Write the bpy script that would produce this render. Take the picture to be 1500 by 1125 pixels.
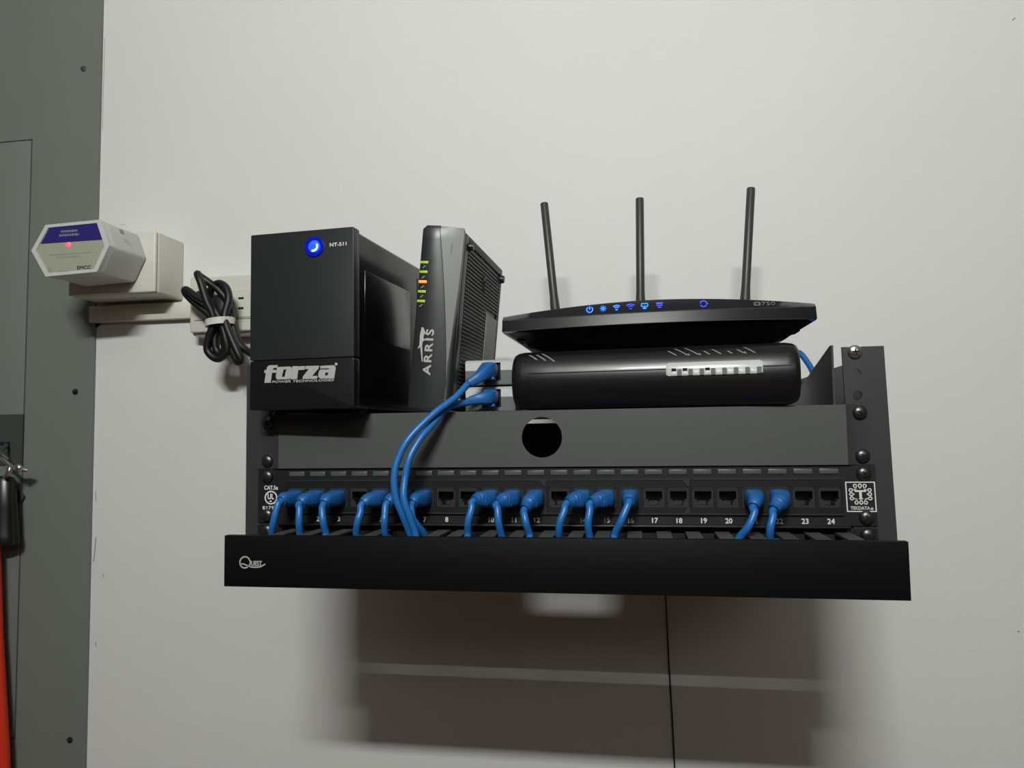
import bpy, bmesh, math, random
from mathutils import Vector, Matrix, Quaternion
random.seed(7)
M = 0.001
ZB = 1650.0     # height of the patch panel's middle above the floor, mm
DW = 310.0      # the wall stands this far behind the rack's front rails, mm
col = bpy.context.scene.collection
for o in list(bpy.data.objects):
    bpy.data.objects.remove(o, do_unlink=True)


def W(x, y, z):
    """rack millimetres (x right, y towards the wall from the rail front, z up from the patch panel) to world metres"""
    return Vector((x * M, (y - DW) * M, (z + ZB) * M))


# ---------------------------------------------------------------- camera
cam = bpy.data.cameras.new('camera')
cam.sensor_width = 36.0
cam.lens = 1100.0 / 1500.0 * 36.0
cam.clip_start = 0.02
camo = bpy.data.objects.new('camera', cam)
col.objects.link(camo)
yaw, pitch, roll = 0.165375, 0.066128, -0.014091
fw = Vector((-math.sin(yaw) * math.cos(pitch), math.cos(yaw) * math.cos(pitch), math.sin(pitch)))
rt = Vector((math.cos(yaw), math.sin(yaw), 0))
up = rt.cross(fw)
cr, sr = math.cos(roll), math.sin(roll)
rt, up = rt * cr + up * sr, up * cr - rt * sr
mw = Matrix(((rt.x, up.x, -fw.x), (rt.y, up.y, -fw.y), (rt.z, up.z, -fw.z))).to_4x4()
mw.translation = W(71.754, -586.613, 48.373)
camo.matrix_world = mw
bpy.context.scene.camera = camo

# ---------------------------------------------------------------- world, lights, exposure
sc = bpy.context.scene
sc.view_settings.view_transform = 'Standard'
sc.view_settings.look = 'None'
sc.view_settings.gamma = 1.0
sc.view_settings.use_curve_mapping = False
sc.view_settings.exposure = 0.0
wd = bpy.data.worlds.new('world')
sc.world = wd
wd.use_nodes = True
wd.node_tree.nodes['Background'].inputs[0].default_value = (0.80, 0.84, 0.82, 1)
wd.node_tree.nodes['Background'].inputs[1].default_value = 0.02


def area(name, loc, target, sx, sy, power, color):
    l = bpy.data.lights.new(name, 'AREA')
    l.shape = 'RECTANGLE'
    l.size, l.size_y, l.energy, l.color = sx, sy, power, color
    o = bpy.data.objects.new(name, l)
    col.objects.link(o)
    o.location = loc
    o.rotation_euler = (Vector(target) - Vector(loc)).to_track_quat('-Z', 'Y').to_euler()
    return o


# ceiling fluorescent tube behind the camera, parallel to the wall
area('tube_light', (0.03, -1.74, 2.58), (0.03, 0.0, 2.15), 0.40, 0.05, 25.0, (0.97, 1.0, 0.965))
area('fill_light', (1.1, -2.6, 2.62), (0.2, 0.0, 1.7), 1.2, 0.5, 4.5, (1.0, 0.97, 0.93))  # weak fill added to soften the rack's shadow


# ---------------------------------------------------------------- materials
def lin(c):
    c = c / 255.0
    return c / 12.92 if c <= 0.04045 else ((c + 0.055) / 1.055) ** 2.4


def mat(name, rgb, rough=0.5, metal=0.0, bump=None, var=0.0, vscale=40.0, emit=0.0, ecol=None, spec=0.5, coat=0.0, trans=0.0):
    m = bpy.data.materials.new(name)
    m.use_nodes = True
    nt = m.node_tree
    b = nt.nodes['Principled BSDF']
    c = tuple(lin(v) for v in rgb) + (1,)
    b.inputs['Base Color'].default_value = c
    b.inputs['Roughness'].default_value = rough
    b.inputs['Metallic'].default_value = metal
    b.inputs['Specular IOR Level'].default_value = spec
    b.inputs['Coat Weight'].default_value = coat
    b.inputs['Coat Roughness'].default_value = 0.08
    b.inputs['Transmission Weight'].default_value = trans
    if emit:
        b.inputs['Emission Color'].default_value = tuple(lin(v) for v in (ecol or rgb)) + (1,)
        b.inputs['Emission Strength'].default_value = emit
    tc = nt.nodes.new('ShaderNodeTexCoord')
    if var:
        n = nt.nodes.new('ShaderNodeTexNoise')
        n.inputs['Scale'].default_value = vscale
        n.inputs['Detail'].default_value = 5
        nt.links.new(tc.outputs['Object'], n.inputs['Vector'])
        mx = nt.nodes.new('ShaderNodeMix')
        mx.data_type = 'RGBA'
        mx.inputs[6].default_value = tuple(v * (1 - var) for v in c[:3]) + (1,)
        mx.inputs[7].default_value = tuple(min(1, v * (1 + var)) for v in c[:3]) + (1,)
        nt.links.new(n.outputs['Fac'], mx.inputs[0])
        nt.links.new(mx.outputs[2], b.inputs['Base Color'])
    if bump:
        n2 = nt.nodes.new('ShaderNodeTexNoise')
        n2.inputs['Scale'].default_value = bump[0]
        n2.inputs['Detail'].default_value = 4
        nt.links.new(tc.outputs['Object'], n2.inputs['Vector'])
        bp = nt.nodes.new('ShaderNodeBump')
        bp.inputs['Strength'].default_value = bump[1]
        bp.inputs['Distance'].default_value = bump[2] if len(bump) > 2 else 0.0005
        nt.links.new(n2.outputs['Fac'], bp.inputs['Height'])
        nt.links.new(bp.outputs[0], b.inputs['Normal'])
    return m


m_wall = mat('wall_paint', (217, 216, 214), 0.62, bump=(260, 0.35, 0.0006), var=0.025, vscale=6)
m_ceil = mat('ceiling_paint', (190, 188, 182), 0.8)
m_scuff = mat('wall_scuff', (150, 148, 142), 0.8)
m_room = mat('room_paint', (140, 134, 124), 0.8)
m_floor = mat('floor_tile', (150, 112, 92), 0.6, var=0.2, vscale=8)
m_panel = mat('grey_enamel', (114, 120, 113), 0.5, bump=(500, 0.12, 0.0003), var=0.04, vscale=12)
m_latch = mat('dark_grey_latch', (66, 71, 68), 0.45, var=0.06)
m_dark = mat('black_recess', (6, 6, 6), 0.8)
m_rack = mat('black_powder_coat', (49, 51, 51), 0.42, bump=(1800, 0.25, 0.0002), var=0.05)
m_shelf = mat('charcoal_powder_coat', (70, 72, 70), 0.48, bump=(1500, 0.25, 0.0002), var=0.05)
m_patch = mat('black_steel_plate', (22, 23, 24), 0.42, var=0.05)
m_blackp = mat('black_plastic', (20, 21, 22), 0.38, bump=(1400, 0.12, 0.0002))
m_jack = mat('charcoal_jack_plastic', (38, 39, 40), 0.42)
m_cover = mat('black_cover_plastic', (7, 9, 9), 0.58, spec=0.16, bump=(1600, 0.2, 0.0002))
m_finger = mat('grey_duct_plastic', (72, 73, 72), 0.5)
m_win = mat('grey_label_strip', (76, 79, 79), 0.35, var=0.05)
m_print = mat('white_print', (205, 207, 206), 0.6)
m_dimprint = mat('grey_print', (120, 122, 122), 0.6)
m_silverprint = mat('silver_print', (176, 177, 174), 0.42, metal=0.15)
m_screw = mat('dark_nickel', (84, 84, 83), 0.34, metal=0.9)
m_chrome = mat('bright_nickel', (200, 200, 198), 0.25, metal=0.95)
m_ups = mat('ups_black_satin', (36, 38, 40), 0.36, bump=(1600, 0.15, 0.0002))
m_upsl = mat('ups_black_gloss', (20, 21, 22), 0.3)
m_upsside = mat('ups_side_gloss', (16, 17, 17), 0.2)
m_modem = mat('modem_charcoal', (34, 37, 37), 0.35)
m_trim = mat('modem_grey_trim', (118, 121, 118), 0.3)
m_rib = mat('modem_grille', (58, 58, 56), 0.5)
m_stick = mat('grey_sticker', (138, 138, 132), 0.5, var=0.05, vscale=90)
m_gate = mat('gateway_black', (21, 20, 21), 0.32, coat=0.1)
m_gloss = mat('router_gloss_black', (20, 23, 28), 0.13, coat=0.3)
m_router = mat('router_matt_black', (34, 37, 43), 0.45)
m_ant = mat('antenna_charcoal', (54, 56, 54), 0.42)
m_silver = mat('silver_plastic', (196, 197, 194), 0.32)
m_swgrey = mat('switch_grey', (98, 102, 102), 0.4)
m_clear = mat('frosted_light_bar', (196, 198, 196), 0.25, metal=0.1)
m_lens = mat('pale_indicator_lens', (205, 206, 200), 0.25)
m_blue = mat('blue_cable_jacket', (33, 103, 172), 0.36, spec=0.5)
m_boot = mat('blue_boot_rubber', (28, 92, 158), 0.45)
m_cord = mat('black_cord_rubber', (15, 15, 15), 0.48)
m_tie = mat('white_tie', (205, 203, 196), 0.45)
m_white = mat('white_pvc', (208, 206, 196), 0.4, var=0.02)
m_hexw = mat('white_abs', (196, 197, 194), 0.36)
m_hexl = mat('ivory_label', (158, 160, 142), 0.5, var=0.03)
m_band = mat('violet_blue_label', (42, 34, 112), 0.45)
m_ink = mat('navy_ink', (44, 46, 78), 0.6)
m_inkg = mat('grey_ink', (140, 142, 126), 0.6)
m_redled = mat('red_indicator', (240, 90, 110), 0.4, emit=0.75, ecol=(255, 95, 120))
m_red = mat('orange_red_enamel', (214, 52, 26), 0.35)
m_grip = mat('black_grip_rubber', (22, 22, 23), 0.3)
m_icon = mat('blue_icon_light', (20, 100, 255), 0.4, emit=1.3, ecol=(20, 120, 255))
m_icon2 = mat('violet_icon_light', (30, 50, 255), 0.4, emit=1.1, ecol=(30, 62, 255))
m_btn = mat('blue_button_ring', (8, 16, 130), 0.25, emit=0.3, ecol=(4, 24, 215))
m_btn2 = mat('blue_button_core', (40, 90, 255), 0.2, emit=0.6, ecol=(30, 80, 255))
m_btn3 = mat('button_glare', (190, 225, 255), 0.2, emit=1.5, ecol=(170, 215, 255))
m_green = mat('green_light', (130, 160, 30), 0.4, emit=0.45, ecol=(150, 180, 30))
m_orange = mat('orange_light', (255, 130, 30), 0.4, emit=2.2, ecol=(255, 112, 24))
m_boxplug = mat('clear_plug', (150, 165, 180), 0.2, trans=0.5)


# ---------------------------------------------------------------- mesh helpers (millimetres)
class G:
    def __init__(s):
        s.v, s.f = [], []

    def add(s, vs, fs):
        n = len(s.v)
        s.v += [tuple(v) for v in vs]
        s.f += [tuple(i + n for i in f) for f in fs]
        return s

    def box(s, x0, x1, y0, y1, z0, z1):
        v = [(x0, y0, z0), (x1, y0, z0), (x1, y1, z0), (x0, y1, z0), (x0, y0, z1), (x1, y0, z1), (x1, y1, z1), (x0, y1, z1)]
        return s.add(v, [(0, 3, 2, 1), (4, 5, 6, 7), (0, 1, 5, 4), (1, 2, 6, 5), (2, 3, 7, 6), (3, 0, 4, 7)])

    def prism(s, poly, a0, a1, axis='y'):
        """poly in (x,z) for axis y, (y,z) for axis x, (x,y) for axis z"""
        def mk(p, a):
            return {'y': (p[0], a, p[1]), 'x': (a, p[0], p[1]), 'z': (p[0], p[1], a)}[axis]
        n = len(poly)
        v = [mk(p, a0) for p in poly] + [mk(p, a1) for p in poly]
        f = [tuple(range(n)), tuple(range(2 * n - 1, n - 1, -1))]
        f += [(i, i + n, (i + 1) % n + n, (i + 1) % n) for i in range(n)]
        return s.add(v, f)

    def loft(s, rings, cap=True, close=True):
        n = len(rings[0])
        v = [p for r in rings for p in r]
        f = []
        for k in range(len(rings) - 1):
            for i in range(n if close else n - 1):
                j = (i + 1) % n
                f.append((k * n + i, k * n + j, (k + 1) * n + j, (k + 1) * n + i))
        if cap:
            f.append(tuple(range(n - 1, -1, -1)))
            f.append(tuple(range((len(rings) - 1) * n, len(rings) * n)))
        return s.add(v, f)

    def cyl(s, c, axis, r, h, n=20, r2=None):
        """from c along axis by h"""
        r2 = r if r2 is None else r2
        ax = Vector(axis).normalized()
        q = ax.to_track_quat('Z', 'Y')
        rings = []
        for rr, d in ((r, 0), (r2, h)):
            rings.append([Vector(c) + ax * d + q @ Vector((rr * math.cos(t * 2 * math.pi / n), rr * math.sin(t * 2 * math.pi / n), 0)) for t in range(n)])
        return s.loft(rings)

    def dome(s, c, axis, r, h, n=16, k=4):
        ax = Vector(axis).normalized()
        q = ax.to_track_quat('Z', 'Y')
        rings = []
        for j in range(k + 1):
            a = j / k * math.pi / 2 * 0.97
            rings.append([Vector(c) + ax * (h * math.sin(a)) + q @ Vector((r * math.cos(a) * math.cos(t * 2 * math.pi / n), r * math.cos(a) * math.sin(t * 2 * math.pi / n), 0)) for t in range(n)])
        return s.loft(rings)

    def tube(s, pts, r, n=12, flat=1.0):
        pts = [Vector(p) for p in pts]
        rad = r if callable(r) else (lambda t: r)
        N = len(pts)
        tg = [(pts[min(i + 1, N - 1)] - pts[max(i - 1, 0)]).normalized() for i in range(N)]
        ref = Vector((0, 0, 1)) if abs(tg[0].z) < 0.9 else Vector((1, 0, 0))
        nx = (ref - tg[0] * ref.dot(tg[0])).normalized()
        rings = []
        for i in range(N):
            if i:
                nx = tg[i - 1].rotation_difference(tg[i]) @ nx
                nx = (nx - tg[i] * nx.dot(tg[i])).normalized()
            by = tg[i].cross(nx)
            rr = rad(i / (N - 1))
            rings.append([pts[i] + (nx * math.cos(2 * math.pi * k / n) + by * math.sin(2 * math.pi * k / n) * flat) * rr for k in range(n)])
        return s.loft(rings)

    def ribbon(s, pts, w, y, closed=False, th=0.15):
        """flat printed stroke in the x-z plane at depth y"""
        N = len(pts)
        L, R = [], []
        for i in range(N):
            a = Vector(pts[(i - 1) % N] if closed or i else pts[0])
            b = Vector(pts[(i + 1) % N] if closed or i < N - 1 else pts[-1])
            d = (b - a)
            d = d.normalized() if d.length > 1e-9 else Vector((1, 0))
            nn = Vector((-d.y, d.x)) * (w / 2)
            p = Vector(pts[i])
            L.append((p.x + nn.x, y, p.y + nn.y))
            R.append((p.x - nn.x, y, p.y - nn.y))
        f = []
        rng = range(N if closed else N - 1)
        for i in rng:
            j = (i + 1) % N
            f.append((i, j, N + j, N + i))
        return s.add(L + R, f)

    def moved(s, dx=0, dy=0, dz=0, sx=1, sy=1, sz=1):
        s.v = [(x * sx + dx, y * sy + dy, z * sz + dz) for x, y, z in s.v]
        return s

    def xform(s, mtx):
        s.v = [tuple(mtx @ Vector(p)) for p in s.v]
        return s


def smooth_path(pts, per=8):
    """Catmull-Rom through the points"""
    P = [Vector(p) for p in pts]
    P = [P[0] * 2 - P[1]] + P + [P[-1] * 2 - P[-2]]
    out = []
    for i in range(1, len(P) - 2):
        a, b, c, d = P[i - 1], P[i], P[i + 1], P[i + 2]
        for k in range(per):
            t = k / per
            out.append(0.5 * ((2 * b) + (c - a) * t + (2 * a - 5 * b + 4 * c - d) * t * t + (3 * b - a - 3 * c + d) * t ** 3))
    out.append(P[-2])
    return out


def _curve_mesh(cu):
    o = bpy.data.objects.new('tmp', cu)
    col.objects.link(o)
    me = bpy.data.meshes.new_from_object(o)
    vs = [tuple(v.co) for v in me.vertices]
    fs = [tuple(p.vertices) for p in me.polygons]
    bpy.data.objects.remove(o)
    bpy.data.meshes.remove(me)
    bpy.data.curves.remove(cu)
    return vs, fs


def shape(splines, depth, y=0.0):
    """filled outline with holes in the x-z plane, front face at y, thickness depth behind it"""
    cu = bpy.data.curves.new('s', 'CURVE')
    cu.dimensions = '2D'
    cu.fill_mode = 'BOTH'
    cu.extrude = depth / 2
    for sp in splines:
        c = cu.splines.new('POLY')
        c.points.add(len(sp) - 1)
        for p, q in zip(c.points, sp):
            p.co = (q[0], q[1], 0, 1)
        c.use_cyclic_u = True
    vs, fs = _curve_mesh(cu)
    return G().add([(a, y + depth / 2 - c, b) for a, b, c in vs], fs)


def text(body, x0=None, x1=None, z0=0, z1=1, y=0, bold=0.0, shear=0.0, space=1.0, cx=None):
    """flat lettering fitted to the box x0..x1, z0..z1 (or centred on cx with natural width)"""
    cu = bpy.data.curves.new('t', 'FONT')
    cu.body = body
    cu.size = 10
    cu.shear = shear
    cu.space_character = space
    cu.resolution_u = 3
    cu.fill_mode = 'FRONT'
    vs, fs = _curve_mesh(cu)
    ax0, ax1 = min(v[0] for v in vs), max(v[0] for v in vs)
    az0, az1 = min(v[1] for v in vs), max(v[1] for v in vs)
    kz = (z1 - z0) / (az1 - az0)
    if cx is not None:
        w = (ax1 - ax0) * kz
        x0, x1 = cx - w / 2, cx + w / 2
    kx = (x1 - x0) / (ax1 - ax0)
    g = G()
    e = bold * 1.1 * kz
    for n, (ox, oz) in enumerate(((0, 0), (e, 0), (-e, 0), (0, e), (0, -e)) if bold else ((0, 0),)):
        g.add([(x0 + (a - ax0) * kx + ox, y - .035 * n, z0 + (b - az0) * kz + oz) for a, b, c in vs], fs)
    return g


def plate(x0, x1, z0, z1, y0, y1, holes):
    """flat plate between y0 and y1 with rectangular holes (hx0, hx1, hz0, hz1)"""
    xs = sorted({x0, x1} | {h[0] for h in holes} | {h[1] for h in holes})
    zs = sorted({z0, z1} | {h[2] for h in holes} | {h[3] for h in holes})
    full = lambda i, j: 0 <= i < len(xs) - 1 and 0 <= j < len(zs) - 1 and not any(
        h[0] <= (xs[i] + xs[i + 1]) / 2 <= h[1] and h[2] <= (zs[j] + zs[j + 1]) / 2 <= h[3] for h in holes)
    nx, nz = len(xs), len(zs)
    idx = lambda i, j, k: (k * nz + j) * nx + i
    v = [(x, y, z) for y in (y0, y1) for z in zs for x in xs]
    f = []
    for i in range(nx - 1):
        for j in range(nz - 1):
            if not full(i, j):
                continue
            f.append((idx(i, j, 0), idx(i + 1, j, 0), idx(i + 1, j + 1, 0), idx(i, j + 1, 0)))
            f.append((idx(i, j, 1), idx(i, j + 1, 1), idx(i + 1, j + 1, 1), idx(i + 1, j, 1)))
            for di, dj, a, b in ((-1, 0, (i, j), (i, j + 1)), (1, 0, (i + 1, j), (i + 1, j + 1)), (0, -1, (i, j), (i + 1, j)), (0, 1, (i, j + 1), (i + 1, j + 1))):
                if not full(i + di, j + dj):
                    f.append((idx(*a, 0), idx(*b, 0), idx(*b, 1), idx(*a, 1)))
    used = sorted({q for p in f for q in p})
    mp = {q: n for n, q in enumerate(used)}
    return G().add([v[q] for q in used], [tuple(mp[q] for q in p) for p in f])


def circle(cx, cz, r, n=32):
    return [(cx + r * math.cos(2 * math.pi * i / n), cz + r * math.sin(2 * math.pi * i / n)) for i in range(n)]


def rrect(x0, x1, z0, z1, r, n=5):
    out = []
    for cx, cz, a0 in ((x1 - r, z1 - r, 0), (x0 + r, z1 - r, 90), (x0 + r, z0 + r, 180), (x1 - r, z0 + r, 270)):
        for i in range(n + 1):
            a = math.radians(a0 + 90 * i / n)
            out.append((cx + r * math.cos(a), cz + r * math.sin(a)))
    return out


def make_mesh(name, g, m, bevel=0.0, seg=2, smooth=True, off=(0, 0, 0), angle=35):
    bm = bmesh.new()
    vs = [bm.verts.new(((x - off[0]) * M, (y - off[1]) * M, (z - off[2]) * M)) for x, y, z in g.v]
    for f in g.f:
        try:
            bm.faces.new([vs[i] for i in f])
        except ValueError:
            pass
    if bevel:
        bmesh.ops.recalc_face_normals(bm, faces=bm.faces)
        ed = [e for e in bm.edges if len(e.link_faces) == 2 and e.calc_face_angle(0) > math.radians(angle)]
        bmesh.ops.bevel(bm, geom=ed, offset=bevel * M, segments=seg, profile=0.5, affect='EDGES', clamp_overlap=True)
    bmesh.ops.recalc_face_normals(bm, faces=bm.faces)
    if smooth:
        for f in bm.faces:
            f.smooth = True
        for e in bm.edges:
            if len(e.link_faces) != 2 or e.calc_face_angle(0) > math.radians(40):
                e.smooth = False
    me = bpy.data.meshes.new(name)
    bm.to_mesh(me)
    bm.free()
    me.materials.append(m)
    return me


class Thing:
    """an Empty at the thing's base; parts are given in rack millimetres (or in the thing's own frame when local)"""
    def __init__(s, name, label, cat, base, rot=(0, 0, 0), group=None, local=False):
        s.o = bpy.data.objects.new(name, None)
        s.o.empty_display_size = 0.02
        col.objects.link(s.o)
        s.o.location = W(*base)
        s.o.rotation_euler = [math.radians(a) for a in rot]
        s.o['label'] = label
        s.o['category'] = cat
        if group:
            s.o['group'] = group
        s.off = (0, 0, 0) if local else base

    def part(s, name, g, m, parent=None, label=None, kind=None, bevel=0.0, seg=2, smooth=True, angle=35):
        me = make_mesh(name, g, m, bevel, seg, smooth, s.off, angle)
        o = bpy.data.objects.new(name, me)
        col.objects.link(o)
        o.parent = parent or s.o
        if label:
            o['label'] = label
        if kind:
            o['kind'] = kind
        return o

    def copy(s, src, dx=0, dy=0, dz=0, parent=None):
        c = src.copy()
        col.objects.link(c)
        c.parent = parent or src.parent
        c.location = Vector(src.location) + Vector((dx, dy, dz)) * M
        return c


def single(name, g, m, label=None, cat=None, group=None, kind=None, bevel=0.0, smooth=True, base=None, angle=35):
    base = base or (0, DW, -ZB)
    me = make_mesh(name, g, m, bevel, 2, smooth, base, angle)
    o = bpy.data.objects.new(name, me)
    col.objects.link(o)
    o.location = W(*base)
    for k, v in (('label', label), ('category', cat), ('group', group), ('kind', kind)):
        if v:
            o[k] = v
    return o


# ---------------------------------------------------------------- the room
RX0, RX1, RY0 = -2200, 2200, -3200
single('wall_back', G().box(RX0 - 100, RX1 + 100, DW, DW + 100, -ZB, 2750 - ZB), m_wall, kind='structure')
wb = bpy.data.objects['wall_back']
for k, (pts, w) in enumerate((([(466.5, -170), (468.5, -170.5)], 1.8), ([(497, 503), (500, 506)], 1.4), ([(-628, 336), (-618, 337)], .5), ([(-612, 337.5), (-602, 337)], .4),
                              ([(-485, 168), (-462, 167)], .35), ([(-486, 160), (-455, 158)], .35), ([(-639, -20), (-638, -34)], 1.2), ([(-637, -80), (-638.5, -104), (-640, -112)], 1.6),
                              ([(-626, -128), (-624, -132)], 1.2), ([(-634, -215), (-633, -222)], 1.0), ([(-640.5, 600), (-640.8, 520), (-641, 470)], .7))):
    me = make_mesh('scuff', G().ribbon(pts, w, 309.85), m_scuff, off=(0, DW, -ZB))
    so = bpy.data.objects.new('scuff', me)
    col.objects.link(so)
    so.parent = wb
single('floor', G().box(RX0 - 100, RX1 + 100, RY0 - 100, DW + 100, -ZB - 100, -ZB), m_floor, kind='structure')
single('ceiling', G().box(RX0 - 100, RX1 + 100, RY0 - 100, DW + 100, 2750 - ZB, 2850 - ZB), m_ceil, kind='structure')
single('wall_left', G().box(RX0 - 100, RX0, RY0, DW, -ZB, 2750 - ZB), m_room, kind='structure')
single('wall_right', G().box(RX1, RX1 + 100, RY0, DW, -ZB, 2750 - ZB), m_room, kind='structure')
single('wall_front', G().box(RX0 - 100, RX1 + 100, RY0 - 100, RY0, -ZB, 2750 - ZB), m_room, kind='structure')

# ---------------------------------------------------------------- electrical panel on the wall
t = Thing('breaker_box', 'tall grey steel breaker panel cover flush on the wall at the left edge', 'electrical panel', (-820, DW, -700))
t.part('cover_plate', plate(-1080, -642.8, -700, 800, 306, 309.8, [(-893, -745.5, -343, 465)]), m_panel)
d = t.part('door', G().box(-891, -747, 304.5, 308.5, -340.5, 463), m_panel, bevel=0.9)
lp = t.part('latch_plate', plate(-812, -745, 16, 84, 302, 304.2, [(-780, -763, 42, 46.5)]), m_latch, parent=d)
t.part('slot', G().box(-781, -762, 303.6, 304.4, 41, 47), m_dark, parent=d)
for (x, z) in ((-669, 558), (-669.5, 112.5), (-665, -340)):
    g = G().dome((x, 306, z), (0, -1, 0), 4.2, 2.2).box(x - 3, x + 3, 303.4, 304.6, z - .5, z + .5)
    t.part('screw', g, m_latch if z > 500 else m_dark)

# tool hanging in front of the panel
t = Thing('hanging_tool', 'black grip with silver clasp and orange-red shaft hanging against the grey panel', 'tool', (-726, 282, -430))
ring = lambda z, xc, w, d: [(xc - 14 + w * math.cos(a), 282 + d * math.sin(a), z) for a in [2 * math.pi * k / 20 for k in range(20)]]
t.part('grip', G().loft([ring(-88, -747, 24, 15), ring(-86, -746, 30, 18), ring(-80, -746, 31, 19), ring(-74, -746, 29.5, 18), ring(-40, -745.5, 26, 16),
                         ring(-5, -745, 23, 14), ring(0, -745, 20, 12), ring(2, -745, 14, 8)]), m_grip)
t.part('shaft', G().loft([ring(-430, -750, 36, 18), ring(-345, -750, 30, 16), ring(-200, -754, 19, 13), ring(-88, -754, 12, 9)]), m_red, label='orange-red tapering shaft below the black grip')
cl = t.part('clasp', G().tube(smooth_path([(-740, 276, 26), (-728, 270, 24), (-716, 269, 16), (-706, 270, 12), (-698, 276, 10)], 6), 2.6, 10).moved()
            .tube(smooth_path([(-724, 270, 2), (-718, 267, 6), (-716, 268, 12), (-720, 270, 17)], 5), 3.4, 10).dome((-704, 268, 13), (0, -1, 0), 6, 4).moved(dx=-14), m_chrome, label='shiny silver clasp above the grip')
t.part('hanger_loop', G().tube(smooth_path([(-740, 276, 24), (-752, 276, 34), (-762, 296, 42), (-771, 302, 44)], 6), 2.0, 8), m_latch)
t.part('dark_wedge', G().prism([(-752, -32), (-742, -32), (-739, -26), (-748, -14)], 300, 303.5), m_latch)  # small dark wedge just in front of the door

# ---------------------------------------------------------------- raceway, outlet box, surge protector, outlet strip
t = Thing('cable_raceway', 'narrow white plastic raceway under the white box, running to the outlet strip', 'raceway', (-575, DW, 203))
t.part('channel', G().box(-646, -490, 298, DW, 204, 226), m_white, bevel=1.5)
t.part('end_gap', G().prism([(-645.5, 203.5), (-636, 203), (-645, 197)], 307.5, DW), m_dark, label='small black wedge under the raceway end')  # black wedge in the corner below the raceway end

t = Thing('outlet_box', 'white surface-mounted box on the wall behind the hexagonal plug-in device', 'outlet box', (-576, DW, 231))
t.part('box', G().box(-637, -516, 256, DW, 230, 308), m_white, bevel=3, seg=3)
t.part('cover', G().box(-637, -516, 250, 255.2, 230.5, 307.5), m_white, bevel=2.2, seg=3)

t = Thing('surge_protector', 'white hexagonal plug-in device with blue label band and red light', 'surge protector', (-580, 175, 271))
HX = [(-626, 271), (-608, 300.5), (-536, 302.5), (-524, 271.5), (-539, 241.5), (-606, 239)]
hexo = lambda k, cx=-575, cz=271: [(cx + (x - cx) * k, cz + (z - cz) * k) for x, z in HX]
g = G()
g.loft([[(x - 3, 249.5, z + 1.5) for x, z in hexo(1.0)], [(x, 190, z) for x, z in hexo(1.0)], [(x, 181, z) for x, z in hexo(1.0)]])
t.part('body', g, m_hexw, bevel=3.0, seg=3)
t.part('face_rim', shape([hexo(1.0), hexo(0.88)], 6, 178), m_hexw, bevel=1.2)
lab = t.part('face_label', shape([hexo(0.885)], 2, 179.2), m_hexl)
hz = hexo(0.865)
yb = 278.5
f0 = (yb - hz[0][1]) / (hz[1][1] - hz[0][1])
f3 = (yb - hz[3][1]) / (hz[2][1] - hz[3][1])
pL = (hz[0][0] + (hz[1][0] - hz[0][0]) * f0, yb)
pR = (hz[3][0] + (hz[2][0] - hz[3][0]) * f3, yb + .4)
t.part('blue_band', shape([[pL, pR, hz[2], hz[1]]], 0.3, 178.9), m_band, parent=lab, label='violet-blue printed band along the label top')
g = G()
for zz, x0, x1, w in ((291.5, -588, -566, 2.6), (287, -590, -564, 2.6)):
    x = x0
    while x < x1:
        l = random.uniform(2, 4.5)
        g.ribbon([(x, zz), (min(x + l, x1), zz)], w, 178.7)
        x += l + .7
t.part('band_print', g, m_dimprint, parent=lab)
g = G()
for zz, x0, x1, w in ((264.5, -602, -549, 1.3), (261, -593, -560, 1.3), (240.5 + 4, -591, -575, .9)):
    x = x0
    while x < x1:
        l = random.uniform(3, 8)
        g.ribbon([(x, zz), (min(x + l, x1), zz + .1)], w, 179.0)
        x += l + .9
t.part('fine_print', g, m_inkg, parent=lab)
t.part('maker_print', text('EMCC', -565.5, -548, 245.5, 249.5, 179.0, bold=.25), m_ink, parent=lab)
t.part('round_mark', shape([circle(-602, 247.5, 2.7, 18), circle(-602, 247.5, 1.4, 12)], .2, 179.0), m_inkg, parent=lab)
t.part('indicator_light', G().dome((-578, 179.2, 275.5), (0, -1, 0), 3.4, 1.6), m_redled, label='lit red indicator')
t.part('side_mark', G().add([(-527.9, 196, 295.0), (-525.6, 196, 289.2), (-525.4, 203, 289.6), (-527.7, 203, 295.4)], [(0, 1, 2, 3)]).moved(dx=2.2, dz=.6), m_inkg)

t = Thing('outlet_strip', 'white outlet strip on the wall behind the coiled black cord', 'power outlet', (-410, DW, 178))
t.part('case', G().box(-488, -330, 286, DW, 178, 254), m_white, bevel=4, seg=3)
t.part('cover', G().box(-487, -331, 279.5, 285.6, 182, 253), m_white, bevel=2.2, seg=3)
g = shape([rrect(-458, -340, 199.5, 233.5, 1.0, 2)], 2.5, 278.4)
rc = t.part('receptacle', g, m_white, bevel=.5)
for x in (-416, -372):
    for z in (210.3, 223):
        t.part('slot', G().box(x - 3.6, x + 3.6, 277.9, 278.6, z - 1.2, z + 1.2), m_dark, parent=rc)
    t.part('ground_hole', G().cyl((x + 19, 278.7, 216.6), (0, -1, 0), 2.4, .8, 14), m_dark, parent=rc)
t.part('seam', G().box(-480, -333, 279.0, 279.7, 196.9, 197.9), m_dimprint)

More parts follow.
